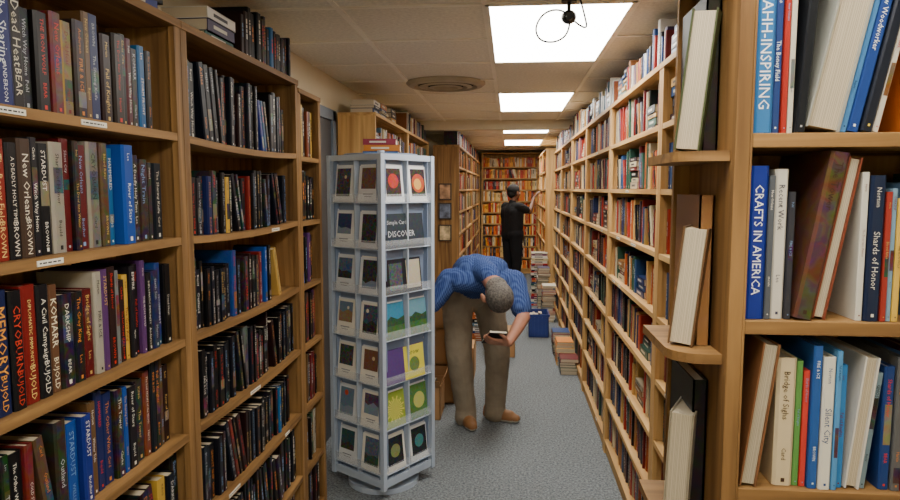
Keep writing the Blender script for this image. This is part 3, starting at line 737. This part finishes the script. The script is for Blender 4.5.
dL=V((-.85,-.3,.1)); nL=V((0,.6,.8)); B.hand(wL,dL,nL,(.372,-.72,.54),(.15,.35,.4))
eR=V((-.53,4.13,.87)); wR=V((-.66,4.08,.67))
B.cap(sR,sR.lerp(eR,.75),.074,.066,'shirt'); B.cap(sR,eR,.048,.042,'skin'); B.cap(eR,eR.lerp(wR,.4),.043,.04,'skin'); B.cap(eR.lerp(wR,.4),wR,.04,.027,'skin')
B.hand(wR,(-.3,-.0,-.9),(.0,.9,.0),(-.9,0,.3),(.3,.4,.3))
man=B.build('bending_man',matsM,.0055,.009,9)
dn=dL.normalized(); nn=(nL-dn*nL.dot(dn)).normalized(); tt=nn.cross(dn).normalized()
c=wL+dn*.085+nn*.022
def TB(a,b,cc): return tuple(c+dn*a+tt*b+nn*cc)
mb=MB(); mb.box(TB,-.05,.06,-.08,.08,0,.002,(*lin((30,30,36)),.1)); mb.box(TB,-.05,.06,-.08,.08,.016,.018,(*lin((30,30,36)),.1)); mb.box(TB,-.047,.057,-.077,.077,.002,.016,(.7,.64,.5,0)); mb.box(TB,-.05,-.048,-.08,.08,0,.018,(*lin((30,30,36)),0))
mb.build('held_paperback',[M_book],man)

# standing shopper
matsS={'skin':simple('skin_dark',(104,70,52),.5,var=.06,scale=20),'lip':simple('lip_dark',(110,60,54),.4),'hair':simple('black_hair',(14,12,12),.9,var=.3,scale=80,bump=.5),
 'shirt':simple('black_tshirt',(14,14,17),.95),'pants':simple('black_trousers',(16,16,20),.95),'shoe':simple('black_shoe',(24,24,26),.5),'sole':simple('dark_sole',(60,60,60),.6)}
B=Body(); C=V((.04,10.6,0)); fd=V((.8,.6,0)).normalized(); rt=fd.cross(V((0,0,1)))
P=lambda r,f,z: C+rt*r+fd*f+V((0,0,z))
for sg in(1,-1):
    B.cap(P(.1*sg,0,.88),P(.115*sg,.01,.48),.112,.08,'pants'); B.cap(P(.115*sg,.01,.48),P(.12*sg,-.02,.1),.08,.062,'pants'); B.foot(P(.12*sg,-.02,.09),fd+rt*.12*sg)
B.cap(P(-.09,0,.93),P(.09,0,.93),.135,.135,'pants'); B.cap(P(-.08,0,.98),P(-.095,.0,1.28),.13,.125,'shirt'); B.cap(P(.08,0,.98),P(.095,0,1.28),.13,.125,'shirt')
B.cap(P(0,0,.93),P(0,0,1.3),.142,.135,'shirt'); B.cap(P(-.15,0,1.36),P(.15,0,1.36),.08,.08,'shirt'); B.cap(P(0,-.0,1.38),P(0,.0,1.43),.078,.062,'shirt')
B.cap(P(0,0,1.4),P(0,.02,1.5),.055,.052,'skin')
B.head(P(0,.035,1.585),(0.05,0,1),fd+V((0,0,-.12)),1.04,1.08)
sR=P(.19,0,1.37); eR=P(.2,.2,1.29); wR=P(.12,.34,1.5)
B.cap(sR,sR.lerp(eR,.6),.07,.064,'shirt'); B.cap(sR,eR,.046,.04,'skin'); B.cap(eR,wR,.041,.027,'skin'); B.hand(wR,(.5,.1,.8),(.9,.3,-.5),(-.2,.9,0),(.2,.4,.4))
sL=P(-.19,0,1.37); eL=P(-.25,.0,1.1); wL=P(-.22,.14,.9)
B.cap(sL,sL.lerp(eL,.6),.07,.064,'shirt'); B.cap(sL,eL,.046,.04,'skin'); B.cap(eL,wL,.041,.027,'skin'); B.hand(wL,V((0,0,-1))+fd*.4,rt,fd,(.3,.4,.3))
B.build('standing_shopper',matsS,.0075,.005,8)

# ------------------------------------------------------------------ camera
w=bpy.data.worlds.new('w'); scene.world=w; w.use_nodes=True; w.node_tree.nodes['Background'].inputs[0].default_value=(.5,.5,.5,1); w.node_tree.nodes['Background'].inputs[1].default_value=.2
cam=bpy.data.cameras.new('camera'); co=bpy.data.objects.new('camera',cam); col.objects.link(co)
cam.lens=26; cam.sensor_width=36; cam.clip_start=.02
co.location=(0,0,1.65); co.rotation_euler=(math.radians(90-5.35),0,math.radians(5.27))
scene.camera=co
